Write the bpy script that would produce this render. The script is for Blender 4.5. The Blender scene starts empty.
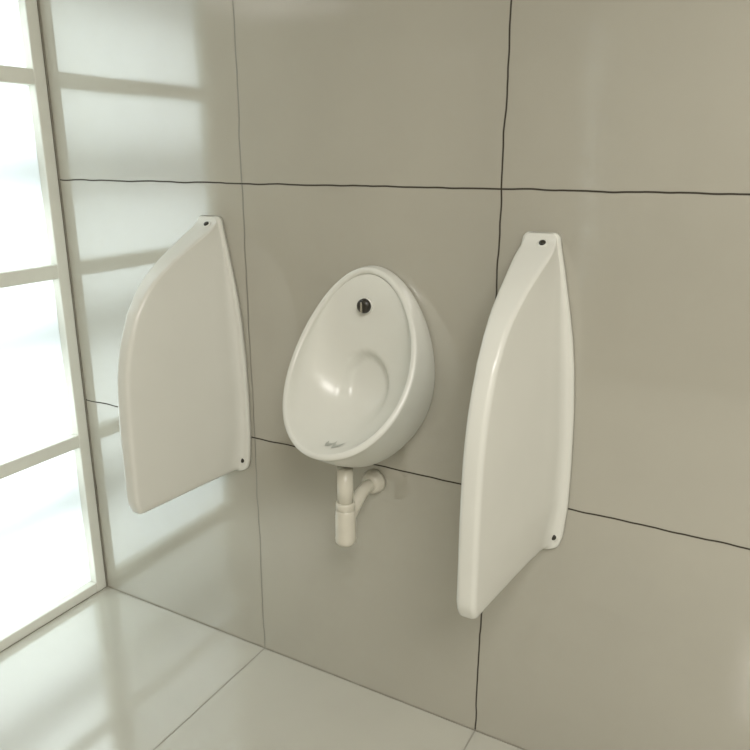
import bpy, bmesh, math
from mathutils import Vector, Matrix

S = bpy.context.scene
COL = S.collection

# ---------------------------------------------------------------- camera
def make_camera():
    yaw, pitch, roll = -0.5084, 0.2894, 0.0011
    cy, sy = math.cos(yaw), math.sin(yaw)
    F = Vector((sy*math.cos(pitch), cy*math.cos(pitch), -math.sin(pitch)))
    R = Vector((cy, -sy, 0))
    U = R.cross(F)
    c, s = math.cos(roll), math.sin(roll)
    R2 = c*R + s*U
    U2 = -s*R + c*U
    cam = bpy.data.cameras.new('camera')
    cam.sensor_width = 36.0
    cam.sensor_height = 36.0
    cam.lens = 728.6/750*36.0
    cam.clip_start = 0.02
    o = bpy.data.objects.new('camera', cam)
    COL.objects.link(o)
    M = Matrix((R2, U2, -F)).transposed().to_4x4()
    M.translation = Vector((1.0647, -1.3074, 1.2569))
    o.matrix_world = M
    S.camera = o
make_camera()

# ---------------------------------------------------------------- world, lights, exposure
w = bpy.data.worlds.new('daylight')
S.world = w
w.use_nodes = True
bg = w.node_tree.nodes['Background']
bg.inputs['Color'].default_value = (0.93, 0.98, 1.0, 1)
bg.inputs['Strength'].default_value = 3.5

def area(name, loc, size, power, color, rot=(0, 0, 0)):
    l = bpy.data.lights.new(name, 'AREA')
    l.shape = 'RECTANGLE'
    l.size, l.size_y = size
    l.energy = power
    l.color = color
    o = bpy.data.objects.new(name, l)
    o.location = loc
    o.rotation_euler = rot
    COL.objects.link(o)
    return o
LAMP = (1.75, -1.9, 2.47)
area('ceiling_lamp_light', LAMP, (1.1, 1.1), 49, (1.0, 0.97, 0.925))

S.view_settings.view_transform = 'Standard'
S.view_settings.look = 'None'
S.view_settings.exposure = 0.42
S.view_settings.gamma = 1.0
S.view_settings.use_curve_mapping = False

# ---------------------------------------------------------------- helpers
def link(name, bm, mat, parent=None, smooth=False):
    me = bpy.data.meshes.new(name)
    bmesh.ops.recalc_face_normals(bm, faces=bm.faces)
    bm.to_mesh(me)
    bm.free()
    o = bpy.data.objects.new(name, me)
    COL.objects.link(o)
    for m in (mat if isinstance(mat, (list, tuple)) else [mat]):
        me.materials.append(m)
    if smooth:
        for p in me.polygons:
            p.use_smooth = True
    if parent is not None:
        o.parent = parent
    return o

def empty(name, loc=(0, 0, 0)):
    o = bpy.data.objects.new(name, None)
    o.empty_display_size = 0.05
    o.location = loc
    COL.objects.link(o)
    return o

def box(bm, a, b, bevel=0.0, seg=2):
    a = Vector(a); b = Vector(b)
    r = bmesh.ops.create_cube(bm, size=1.0)
    vs = r['verts']
    for v in vs:
        v.co = Vector(((a[i]+b[i])/2 + v.co[i]*(b[i]-a[i]) for i in range(3)))
    if bevel > 0:
        es = list({e for v in vs for e in v.link_edges})
        bmesh.ops.bevel(bm, geom=es, offset=bevel, segments=seg, affect='EDGES', profile=0.5)

def lathe(bm, prof, centre, axis='z', n=40, cap=True):
    """prof: list of (radius, height) along the axis."""
    rings = []
    for r, h in prof:
        ring = []
        for k in range(n):
            t = 2*math.pi*k/n
            u, v = r*math.cos(t), r*math.sin(t)
            p = {'z': (u, v, h), 'y': (u, h, v), 'x': (h, u, v)}[axis]
            ring.append(bm.verts.new(Vector(p)+Vector(centre)))
        rings.append(ring)
    for A, B in zip(rings, rings[1:]):
        for k in range(n):
            bm.faces.new((A[k], A[(k+1) % n], B[(k+1) % n], B[k]))
    if cap:
        bm.faces.new(rings[0][::-1])
        bm.faces.new(rings[-1])

def tube(bm, pts, r, n=24):
    pts = [Vector(p) for p in pts]
    rings = []
    for i, p in enumerate(pts):
        d = (pts[min(i+1, len(pts)-1)] - pts[max(i-1, 0)]).normalized()
        ref = Vector((1, 0, 0))
        a = d.cross(ref).normalized(); b = d.cross(a).normalized()
        rings.append([bm.verts.new(p + r*(a*math.cos(2*math.pi*k/n)+b*math.sin(2*math.pi*k/n))) for k in range(n)])
    for A, B in zip(rings, rings[1:]):
        for k in range(n):
            bm.faces.new((A[k], A[(k+1) % n], B[(k+1) % n], B[k]))
    bm.faces.new(rings[0]); bm.faces.new(rings[-1][::-1])

# ---------------------------------------------------------------- materials
def principled(name, color, rough, ior=1.5, metal=0.0, coat=0.0):
    m = bpy.data.materials.new(name)
    m.use_nodes = True
    b = m.node_tree.nodes['Principled BSDF']
    b.inputs['Base Color'].default_value = (*color, 1)
    b.inputs['Roughness'].default_value = rough
    b.inputs['IOR'].default_value = ior
    b.inputs['Metallic'].default_value = metal
    b.inputs['Coat Weight'].default_value = coat
    b.inputs['Coat Roughness'].default_value = 0.05
    return m

def mottle(m, color, amt, scale):
    """slight cloudy variation of the base colour"""
    nt = m.node_tree
    b = nt.nodes['Principled BSDF']
    g = nt.nodes.new('ShaderNodeNewGeometry')
    n = nt.nodes.new('ShaderNodeTexNoise')
    n.inputs['Scale'].default_value = scale
    n.inputs['Detail'].default_value = 4
    nt.links.new(g.outputs['Position'], n.inputs['Vector'])
    r = nt.nodes.new('ShaderNodeValToRGB')
    r.color_ramp.elements[0].position = 0.3
    r.color_ramp.elements[1].position = 0.7
    r.color_ramp.elements[0].color = (*[c*(1-amt) for c in color], 1)
    r.color_ramp.elements[1].color = (*[c*(1+amt) for c in color], 1)
    nt.links.new(n.outputs['Fac'], r.inputs['Fac'])
    nt.links.new(r.outputs['Color'], b.inputs['Base Color'])
    return r

def tile_material(name, u, v, tile, grout, ior, rough, w_u, w_v, wob=0.0022, u_off=0.0, fade=None, bump=0.04, v_off=0.0):
    """glossy 600 mm tiles with slightly wandering hand-filled joints; u, v = world axes"""
    m = principled(name, tile, rough, ior)
    nt = m.node_tree
    N, Lk = nt.nodes, nt.links
    b = N['Principled BSDF']
    g = N.new('ShaderNodeNewGeometry')
    sep = N.new('ShaderNodeSeparateXYZ')
    Lk.new(g.outputs['Position'], sep.inputs[0])
    def math_(op, a, c=None):
        n = N.new('ShaderNodeMath'); n.operation = op
        for i, x in enumerate((a, c)):
            if x is None: continue
            if isinstance(x, (int, float)): n.inputs[i].default_value = x
            else: Lk.new(x, n.inputs[i])
        return n.outputs[0]
    def wobble(seed, along):
        c = N.new('ShaderNodeCombineXYZ')
        Lk.new(along, c.inputs[0]); c.inputs[1].default_value = seed
        n = N.new('ShaderNodeTexNoise')
        n.inputs['Scale'].default_value = 13.0
        n.inputs['Detail'].default_value = 1.5
        Lk.new(c.outputs[0], n.inputs['Vector'])
        return math_('MULTIPLY', math_('SUBTRACT', n.outputs['Fac'], 0.5), wob*4)
    def line(coord, along, width, seed):
        c = math_('ADD', coord, wobble(seed, along))
        r = math_('SUBTRACT', c, math_('MULTIPLY', math_('ROUND', math_('DIVIDE', c, 0.6)), 0.6))
        d = math_('ABSOLUTE', r)
        mr = N.new('ShaderNodeMapRange')
        mr.inputs['From Min'].default_value = width*0.35
        mr.inputs['From Max'].default_value = width*0.75
        mr.inputs['To Min'].default_value = 1.0
        mr.inputs['To Max'].default_value = 0.0
        Lk.new(d, mr.inputs['Value'])
        return mr.outputs[0]
    U, V = sep.outputs[u], sep.outputs[v]
    if u_off:
        U = math_('ADD', U, u_off)
    lu = line(U, V, w_u, 3.1)
    if v_off:
        V = math_('ADD', V, v_off)
    lv = line(V, U, w_v, 8.7)
    if v_off:   # the floor joint is its own pale filler strip
        lv = math_('MULTIPLY', lv, math_('GREATER_THAN', V, 0.1))
    if fade is not None:
        # the joint at u = 0 was filled with a paler grout
        far = N.new('ShaderNodeMapRange')
        far.inputs['From Min'].default_value = 0.1
        far.inputs['From Max'].default_value = 0.2
        far.inputs['To Min'].default_value = fade
        far.inputs['To Max'].default_value = 1.0
        Lk.new(math_('ABSOLUTE', U), far.inputs['Value'])
        lu = math_('MULTIPLY', lu, far.outputs[0])
    mask = math_('MAXIMUM', lu, lv)
    ramp = mottle(m, tile, 0.035, 3.0)
    mix = N.new('ShaderNodeMix'); mix.data_type = 'RGBA'
    Lk.new(mask, mix.inputs['Factor'])
    Lk.new(ramp.outputs['Color'], mix.inputs['A'])
    mix.inputs['B'].default_value = (*grout, 1)
    Lk.new(mix.outputs['Result'], b.inputs['Base Color'])
    rr = N.new('ShaderNodeMapRange')
    rr.inputs['To Min'].default_value = rough
    rr.inputs['To Max'].default_value = 0.7
    Lk.new(mask, rr.inputs['Value'])
    Lk.new(rr.outputs[0], b.inputs['Roughness'])
    # the joint does not mirror the window as the glaze does
    ri = N.new('ShaderNodeMapRange')
    ri.inputs['To Min'].default_value = ior
    ri.inputs['To Max'].default_value = 1.3
    Lk.new(mask, ri.inputs['Value'])
    Lk.new(ri.outputs[0], b.inputs['IOR'])
    # tiles are not perfectly flat
    n = N.new('ShaderNodeTexNoise'); n.inputs['Scale'].default_value = 5.0
    n.inputs['Detail'].default_value = 0.0
    Lk.new(g.outputs['Position'], n.inputs['Vector'])
    bp = N.new('ShaderNodeBump'); bp.inputs['Strength'].default_value = bump
    bp.inputs['Distance'].default_value = 0.02
    Lk.new(n.outputs['Fac'], bp.inputs['Height'])
    Lk.new(bp.outputs[0], b.inputs['Normal'])
    return m

TILE = (0.42, 0.402, 0.340)
WALL_B = tile_material('wall_tile_back', 'X', 'Z', TILE, (0.045, 0.038, 0.028), 2.35, 0.07, 0.0032, 0.0032, fade=0.6, v_off=-0.003)
WALL_S = tile_material('wall_tile_side', 'Y', 'Z', TILE, (0.045, 0.038, 0.028), 2.35, 0.07, 0.0035, 0.0035)
FLOOR = tile_material('floor_tile', 'X', 'Y', (0.53, 0.52, 0.455), (0.33, 0.32, 0.275), 2.35, 0.10, 0.0045, 0.0045, wob=0.0008, bump=0.02)
CEIL = principled('ceiling_paint', (0.62, 0.59, 0.52), 0.9)
mottle(CEIL, (0.62, 0.59, 0.52), 0.02, 2)
CERAMIC = principled('white_ceramic', (0.69, 0.69, 0.635), 0.26, 1.5)
mottle(CERAMIC, (0.69, 0.69, 0.635), 0.015, 6)
PLASTIC = principled('white_plastic', (0.62, 0.59, 0.50), 0.3)
mottle(PLASTIC, (0.62, 0.59, 0.50), 0.03, 30)
CHROME = principled('chrome', (0.62, 0.60, 0.55), 0.18, metal=1.0)
mottle(CHROME, (0.62, 0.60, 0.55), 0.05, 60)
DARK = principled('dark_metal', (0.025, 0.022, 0.015), 0.35)
mottle(DARK, (0.025, 0.022, 0.015), 0.2, 80)
MARK = principled('grey_glaze_mark', (0.38, 0.395, 0.35), 0.3)
mottle(MARK, (0.38, 0.395, 0.35), 0.1, 200)
FRAME = principled('window_frame_paint', (0.77, 0.775, 0.71), 0.35)
mottle(FRAME, (0.77, 0.775, 0.71), 0.03, 12)
GROUT = principled('joint_filler', (0.27, 0.255, 0.21), 0.8)
mottle(GROUT, (0.27, 0.255, 0.21), 0.1, 20)
SLAT = principled('slat_grey', (0.20, 0.21, 0.215), 0.6)
mottle(SLAT, (0.20, 0.21, 0.215), 0.05, 10)

GLASS = bpy.data.materials.new('frosted_glass')
GLASS.use_nodes = True
nt = GLASS.node_tree
nt.nodes.clear()
out = nt.nodes.new('ShaderNodeOutputMaterial')
tr = nt.nodes.new('ShaderNodeBsdfTranslucent')
tr.inputs['Color'].default_value = (0.80, 0.83, 0.82, 1)
gl = nt.nodes.new('ShaderNodeBsdfGlossy')
gl.inputs['Roughness'].default_value = 0.35
gl.inputs['Color'].default_value = (0.9, 0.9, 0.9, 1)
mx = nt.nodes.new('ShaderNodeMixShader')
mx.inputs[0].default_value = 0.05
nt.links.new(tr.outputs[0], mx.inputs[1])
nt.links.new(gl.outputs[0], mx.inputs[2])
nt.links.new(mx.outputs[0], out.inputs['Surface'])

# ---------------------------------------------------------------- room shell
X0, X1, Y0, H = -0.6, 2.6, -3.0, 2.5
WIN_END, WIN_TOP = -0.61, 2.405

def slab(name, parts, mat):
    bm = bmesh.new()
    for a, b in parts:
        box(bm, a, b)
    o = link(name, bm, mat)
    o['kind'] = 'structure'
    return o

slab('floor', [((X0-0.15, Y0-0.15, -0.1), (X1+0.15, 0.15, 0))], FLOOR)
slab('wall_back', [((X0-0.15, 0, 0), (X1+0.15, 0.15, H))], WALL_B)
slab('wall_left', [((X0-0.15, Y0, 0), (X0, WIN_END, H)),
                   ((X0-0.15, WIN_END, WIN_TOP), (X0, 0, H))], WALL_S)
slab('wall_right', [((X1, Y0, 0), (X1+0.15, 0, H))], WALL_S)
slab('wall_front', [((X0-0.15, Y0-0.15, 0), (X1+0.15, Y0, H))], WALL_B)
slab('ceiling', [((X0-0.15, Y0-0.15, H), (X1+0.15, 0.15, H+0.1))], CEIL)

# thin filler joint where the back wall meets the floor
bm = bmesh.new()
box(bm, (X0+0.001, -0.0022, 0.0), (X1, 0.0, 0.0022))
link('trim_1', bm, GROUT)['kind'] = 'structure'
# and where it meets the window frame
bm = bmesh.new()
box(bm, (X0-0.0005, -0.003, 0.0), (X0+0.002, 0.0, H))
link('trim_2', bm, GROUT)['kind'] = 'structure'

# ---------------------------------------------------------------- window
win = empty('window_1', (X0, WIN_END/2, 0))
win['kind'] = 'structure'
def wpart(name, bm, mat):
    o = link(name, bm, mat, win)
    o.location = -Vector(win.location)
    return o
FW = 0.034
XF, XB = X0, X0-0.045
bm = bmesh.new()
box(bm, (XB, -FW-0.003, 0.0), (XF, -0.003, WIN_TOP), 0.003)
box(bm, (XB, WIN_END, 0.0), (XF, WIN_END+FW, WIN_TOP), 0.003)
box(bm, (XB, WIN_END+FW, 0.0), (XF-0.001, -FW-0.003, 0.031), 0.003)
box(bm, (XB, WIN_END+FW, WIN_TOP-0.035), (XF-0.001, -FW-0.003, WIN_TOP), 0.003)
wpart('window_frame', bm, FRAME)
bars = [0.487, 0.968, 1.447, 1.926]
for z in bars:
    bm = bmesh.new()
    box(bm, (XB+0.004, WIN_END+FW-0.002, z-0.019), (XF-0.002, -FW-0.001, z+0.019), 0.003)
    wpart('glazing_bar', bm, FRAME)
edges = [0.012] + bars + [WIN_TOP-0.012]
for a, b in zip(edges, edges[1:]):
    bm = bmesh.new()
    box(bm, (XF-0.030, WIN_END+FW-0.006, a+0.010), (XF-0.026, -FW+0.003, b-0.010))
    wpart('pane', bm, GLASS)
for z in (0.31, 0.80, 1.22, 1.70, 2.17):  # unseen slats added outside to shade soft bands into the panes
    bm = bmesh.new()
    box(bm, (XF-0.120, WIN_END-0.1, z-0.055), (XF-0.100, 0.1, z+0.057), 0.01, 3)
    wpart('added_band_slat', bm, SLAT)

# ---------------------------------------------------------------- ceiling lamp (out of frame, lights the room)
lamp = empty('ceiling_lamp', (LAMP[0], LAMP[1], H))
lamp['label'] = 'square white ceiling lamp panel above the urinal wall'
lamp['category'] = 'lamp'
bm = bmesh.new()
box(bm, (-0.6, -0.6, -0.022), (0.6, 0.6, -0.001), 0.004)
link('lamp_housing', bm, FRAME, lamp)

# ---------------------------------------------------------------- urinal partitions
def interp(tab, z):
    if z <= tab[0][0]: return tab[0][1]
    for (a, va), (b, vb) in zip(tab, tab[1:]):
        if z <= b:
            t = (z-a)/(b-a)
            return va+(vb-va)*t
    return tab[-1][1]

DEPTH = [(0.522, 0.303), (0.530, 0.308), (0.545, 0.311), (0.62, 0.311), (0.70, 0.311), (0.757, 0.309), (0.80, 0.306), (0.838, 0.300),
         (0.874, 0.291), (0.910, 0.278), (0.945, 0.262), (0.985, 0.233), (1.005, 0.213), (1.020, 0.194), (1.045, 0.155), (1.065, 0.117),
         (1.085, 0.077), (1.098, 0.051), (1.108, 0.031), (1.116, 0.0175), (1.120, 0.0145), (1.14, 0.0145)]
FLANGE = [(0.511, 0.062), (0.522, 0.075), (0.545, 0.081), (0.61, 0.086), (0.70, 0.086), (0.80, 0.083), (0.8825, 0.077),
          (0.94, 0.070), (1.00, 0.059), (1.06, 0.047), (1.10, 0.038), (1.122, 0.034), (1.130, 0.028)]
WT = [(0.5, 0.0185), (0.93, 0.0185), (1.00, 0.021), (1.05, 0.026), (1.09, 0.0325), (1.13, 0.033)]
ROOT = [(0.515, 0.046), (0.55, 0.052), (0.62, 0.063), (0.75, 0.064), (0.90, 0.055), (1.00, 0.046), (1.06, 0.040), (1.10, 0.034), (1.12, 0.032)]

def partition_mesh():
    bm = bmesh.new()
    zs = [0.511, 0.5115, 0.513, 0.516, 0.521, 0.528, 0.536]
    z = 0.545
    while z < 1.08:
        zs.append(z); z += 0.0125
    zs += [1.083, 1.089, 1.095, 1.100, 1.104, 1.108, 1.112, 1.116, 1.122, 1.127, 1.1300]
    tf = 0.013
    rings = []
    n = len(zs)
    for i, z in enumerate(zs):
        D = interp(DEPTH, z); wf = interp(FLANGE, z); wr = min(interp(ROOT, z), wf-0.0055); wt = interp(WT, z)
        # rounding of the bottom and top rims: inset the section
        e = z-0.511
        ins = 0.0
        if e < 0.010: ins = 0.010-math.sqrt(max(0, 0.010**2-(0.010-e)**2))
        t = 1.131-z
        if t < 0.006: ins = max(ins, 0.006-math.sqrt(max(0, 0.006**2-(0.006-t)**2)))
        # bottom of the blade rises a touch towards the front is handled per point below
        half = []
        half.append((wf-ins, 0.0))
        half.append((wf-ins, tf-0.005))
        half.append((wf-ins-0.0015, tf-0.0015))
        half.append((wf-ins-0.005, tf))
        body = max(0.0, D-tf)
        wt_ = min(wt, wr)
        fil = min(0.032, max(0.0, (wf-0.005-wr)*0.9), body*0.4+0.0005)
        for k in range(6):                      # concave fillet flange -> blade
            a = math.pi/2*k/5
            half.append((wr-ins + fil*(1-math.sin(a)), tf + min(2*fil, body*0.5)*(1-math.cos(a))))
        r = min(0.011, body*0.35)
        y0 = tf+min(2*fil, body*0.5); y1 = D-ins-r
        for k in range(1, 9):                   # slightly swelling cheek
            s = k/8
            y = y0+(y1-y0)*s
            x = wr+(wt_-wr)*s**0.85
            half.append((x-ins, y))
        for k in range(1, 6):
            a = math.pi/2*k/5
            half.append((wt_-ins-r*0.9*(1-math.cos(a)), y1+r*math.sin(a)))
        full = half + [(-x, y) for x, y in reversed(half)]
        ring = []
        for x, y in full:
            dz = 0.0
            # blade's lower edge climbs gently towards the front
            if z < 0.60:
                dz = -0.003*min(1, max(0, (y-0.02)/0.29))*(1-(z-0.511)/(0.60-0.511))
            ring.append(bm.verts.new((x, -0.0012-y, z+dz)))
        rings.append(ring)
    m = len(rings[0])
    for A, B in zip(rings, rings[1:]):
        for k in range(m):
            bm.faces.new((A[k], A[(k+1) % m], B[(k+1) % m], B[k]))
    # end caps as strips between the mirrored halves
    for R_ in (rings[0], rings[-1]):
        h = m//2
        for k in range(h-1):
            bm.faces.new((R_[k], R_[k+1], R_[m-2-k], R_[m-1-k]))
    return bm

def screw_mesh(r=0.0062):
    bm = bmesh.new()
    lathe(bm, [(r, 0.0015), (r, -0.0016), (r*0.8, -0.0028), (r*0.3, -0.0034)], (0, 0, 0), 'y', 20)
    return bm

def washer_mesh(r=0.010):
    bm = bmesh.new()
    lathe(bm, [(r, 0.001), (r, -0.0006), (r*0.85, -0.0014), (0.0045, -0.0014)], (0, 0, 0), 'y', 28)
    return bm

def make_partition():
    root = empty('urinal_screen', (0, 0, 0.517))
    body = link('panel', partition_mesh(), CERAMIC, root, True)
    body.location = (0, 0, -0.517)
    for x, z in ((0.0075, 1.1125), (0.0645, 0.5425)):
        wsh = link('washer', washer_mesh(), CERAMIC, root, True)
        wsh.location = (x, -0.0145 if z < 1 else -0.0262, z-0.517)
        wsh.rotation_euler.x = 0 if z < 1 else -0.9
        s = link('screw', screw_mesh(), DARK, wsh, True)
        s.location = (0, -0.0012, 0)
    return root

def copy_tree(o, parent=None):
    c = o.copy()
    COL.objects.link(c)
    c.parent = parent
    for ch in list(o.children):
        copy_tree(ch, c)
    return c

pa = make_partition()
pa.location.x = 0.682
pa['label'] = 'white ceramic privacy screen to the right of the urinal, on the dark vertical joint'
pa['category'] = 'urinal screen'
pa['group'] = 'ceramic privacy screens beside the urinal'
pb = copy_tree(pa)
pb.location.x = -0.094
pb['label'] = 'white ceramic privacy screen between the frosted window and the urinal'

# ---------------------------------------------------------------- urinal
CX = 0.337
urinal = empty('urinal', (CX, 0, 0.64))
urinal['label'] = 'white egg-shaped ceramic wall urinal bowl between the two privacy screens'
urinal['category'] = 'urinal'

NT = 120
def rim_pt(t, grow=0.0):
    zt, zb, dt, db, w, k, c2 = 1.045-0.0, 0.700, 0.022, 0.226, 0.141, 0.17, -0.129
    c = math.cos(t); s = (1-c)/2
    zm, Hh = (zt+zb)/2, (zt-zb)/2
    Hh += grow; w += grow
    return Vector((w*math.sin(t)*(1-k*c), dt+(db-dt)*s+c2*s*(1-s), zm+Hh*c))
def base_pt(t, g=0.0):
    c = math.cos(t)
    zt, zb = 1.046, 0.652
    zm, Hh = (zt+zb)/2, (zt-zb)/2
    return Vector(((0.1405+g)*math.sin(t)*(1-0.10*c), 0.0, zm+(Hh+g)*c))

bm = bmesh.new()
rings = []
def add_ring(f):
    rings.append([bm.verts.new((f(t).x, -f(t).y-0.001, f(t).z)) for t in [2*math.pi*k/NT for k in range(NT)]])
add_ring(lambda t: base_pt(t, -0.004))
add_ring(lambda t: base_pt(t) + Vector((0, 0.003, 0)))
NB = 14
for i in range(1, NB):
    u = i/NB
    def f(t, u=u):
        B = base_pt(t); R_ = rim_pt(t)
        P = B.lerp(R_, u)
        P.y = max(P.y, 0.003+0.012*u)
        bot = max(0.0, -math.cos(t))**2
        P.z -= 0.034*math.sin(math.pi*u**0.8)*bot
        side = abs(math.sin(t))
        P.x += math.copysign(0.004*math.sin(math.pi*u)*side, P.x)
        return P
    add_ring(f)
# rolled rim
def rim_roll(a, rr=0.0068):
    # a: 0 outer side -> 180 inner side
    def f(t):
        P = rim_pt(t)
        nrm = Vector((math.sin(t), 0, math.cos(t)))
        return P - nrm*rr*(1-math.cos(a)) + Vector((0, rr*math.sin(a)*0.8, 0))
    return f
for k in range(0, 9):
    add_ring(rim_roll(math.pi*k/8))
# basin
INN = 0.0136
NI = 30
ZC = 0.835
def basin(v):
    def f(t):
        P = rim_pt(t) - Vector((math.sin(t), 0, math.cos(t)))*INN
        d_back = 0.034
        k = 2.3
        s = 1-v
        fall = 1-(1-s**k)**(1/k)
        x = P.x*s
        z = ZC+(P.z-ZC)*s
        y = d_back+(P.y-d_back)*fall
        # floor of the basin pushes lower than the lip
        bot = max(0.0, -math.cos(t))
        z -= 0.010*bot*math.sin(math.pi*v)**1
        # shallow oval sump towards the outlet
        q = (x/0.058)**2 + ((z-0.795)/0.078)**2
        if q < 1: y -= 0.017*min(1.0, (1-q)*2.2)**1.0*(1-fall)
        return Vector((x, max(y, 0.012), z))
    return f
for i in range(1, NI):
    add_ring(basin((i/NI)**1.6))
for A, B in zip(rings, rings[1:]):
    for k in range(NT):
        bm.faces.new((A[k], A[(k+1) % NT], B[(k+1) % NT], B[k]))
bm.faces.new(rings[0][::-1])
c = bm.verts.new((0, -basin(0.999)(0).y-0.001, ZC))
for k in range(NT):
    bm.faces.new((rings[-1][k], rings[-1][(k+1) % NT], c))
o = link('bowl', bm, CERAMIC, urinal, True)
o.location = (0, 0, -0.64)

# flush spreader: chrome's dark reflection is in the colour, its highlight a metal bar
SPZ, SPD = 0.9715, 0.030
sp = bmesh.new()
lathe(sp, [(0.0145, 0.006), (0.0145, -0.005), (0.0135, -0.0075), (0.0085, -0.0095), (0.002, -0.0105)], (0, 0, 0), 'y', 32)
spo = link('spreader', sp, DARK, urinal, True)
spo.location = (-0.005, -0.0375, SPZ-0.644)
bl = bmesh.new()
box(bl, (-0.0022, -0.0145, -0.0115), (0.0022, -0.004, 0.0095), 0.001)
link('spreader_highlight_bar', bl, CHROME, spo)
rg = bmesh.new()
lathe(rg, [(0.0175, 0.005), (0.0175, 0.001), (0.0162, -0.0005), (0.0146, 0.001), (0.0146, 0.005)], (0, 0, 0), 'y', 32, cap=False)
link('spreader_collar', rg, CERAMIC, spo, True)

# maker's mark glazed on the inside of the front lip: two small wings and a stroke
def lip_pos(x, s):
    """point on the basin near the bottom lip"""
    t = math.pi - x
    return basin(s)(t)
mk = bmesh.new()
def mark_strip(pts, wdt):
    prev = None
    for (tx, v) in pts:
        P = basin(v)(math.pi-tx); Q = basin(v+wdt)(math.pi-tx)
        lift = Vector((0, 0, 0.0011))
        a = mk.verts.new(Vector((P.x, -P.y-0.001, P.z))+lift)
        b = mk.verts.new(Vector((Q.x, -Q.y-0.001, Q.z))+lift)
        if prev: mk.faces.new((prev[0], a, b, prev[1]))
        prev = (a, b)
mark_strip([(-0.075, 0.016), (-0.04, 0.008), (0.0, 0.010), (0.038, 0.018)], 0.011)
mark_strip([(0.030, 0.024), (0.065, 0.006), (0.09, 0.006)], 0.012)
mark_strip([(0.08, 0.006), (0.13, 0.010), (0.175, 0.018)], 0.010)
o = link('maker_mark', mk, MARK, urinal)
o.location = (0, 0, -0.64)
o['label'] = 'small grey mark on the inner front lip'

# ---------------------------------------------------------------- bottle trap under the urinal
trap = empty('bottle_trap', (CX, -0.128, 0.47))
trap['label'] = 'white plastic waste trap hanging under the urinal and running into the wall'
trap['category'] = 'drain pipe'
def tpart(name, bm, smooth=True):
    return link(name, bm, PLASTIC, trap, smooth)
b1 = bmesh.new()
lathe(b1, [(0.0168, 0.078), (0.0168, 0.175)], (0, 0, 0), 'z', 32)
tpart('inlet_pipe', b1)
b2 = bmesh.new()
lathe(b2, [(0.008, 0.000), (0.0170, 0.001), (0.0215, 0.006), (0.0225, 0.014), (0.0218, 0.018), (0.0218, 0.066),
           (0.0210, 0.076), (0.0180, 0.084)], (0, 0, 0), 'z', 36)
tpart('bottle', b2)
b3 = bmesh.new()
lathe(b3, [(0.0185, 0.080), (0.0205, 0.083), (0.0205, 0.094), (0.0195, 0.098), (0.0165, 0.0985)], (0, 0, 0), 'z', 18)
tpart('collar_nut', b3)
b4 = bmesh.new()
tube(b4, [(0, -0.0, 0.052), (0, 0.02, 0.060), (0, 0.045, 0.078), (0, 0.065, 0.090), (0, 0.085, 0.095), (0, 0.127, 0.095)], 0.0140)
tpart('outlet_arm', b4)
b5 = bmesh.new()
lathe(b5, [(0.0150, 0.100), (0.0200, 0.102), (0.0235, 0.108), (0.0270, 0.118), (0.0275, 0.1265)], (0, 0, 0.095), 'y', 32)
tpart('wall_collar', b5)
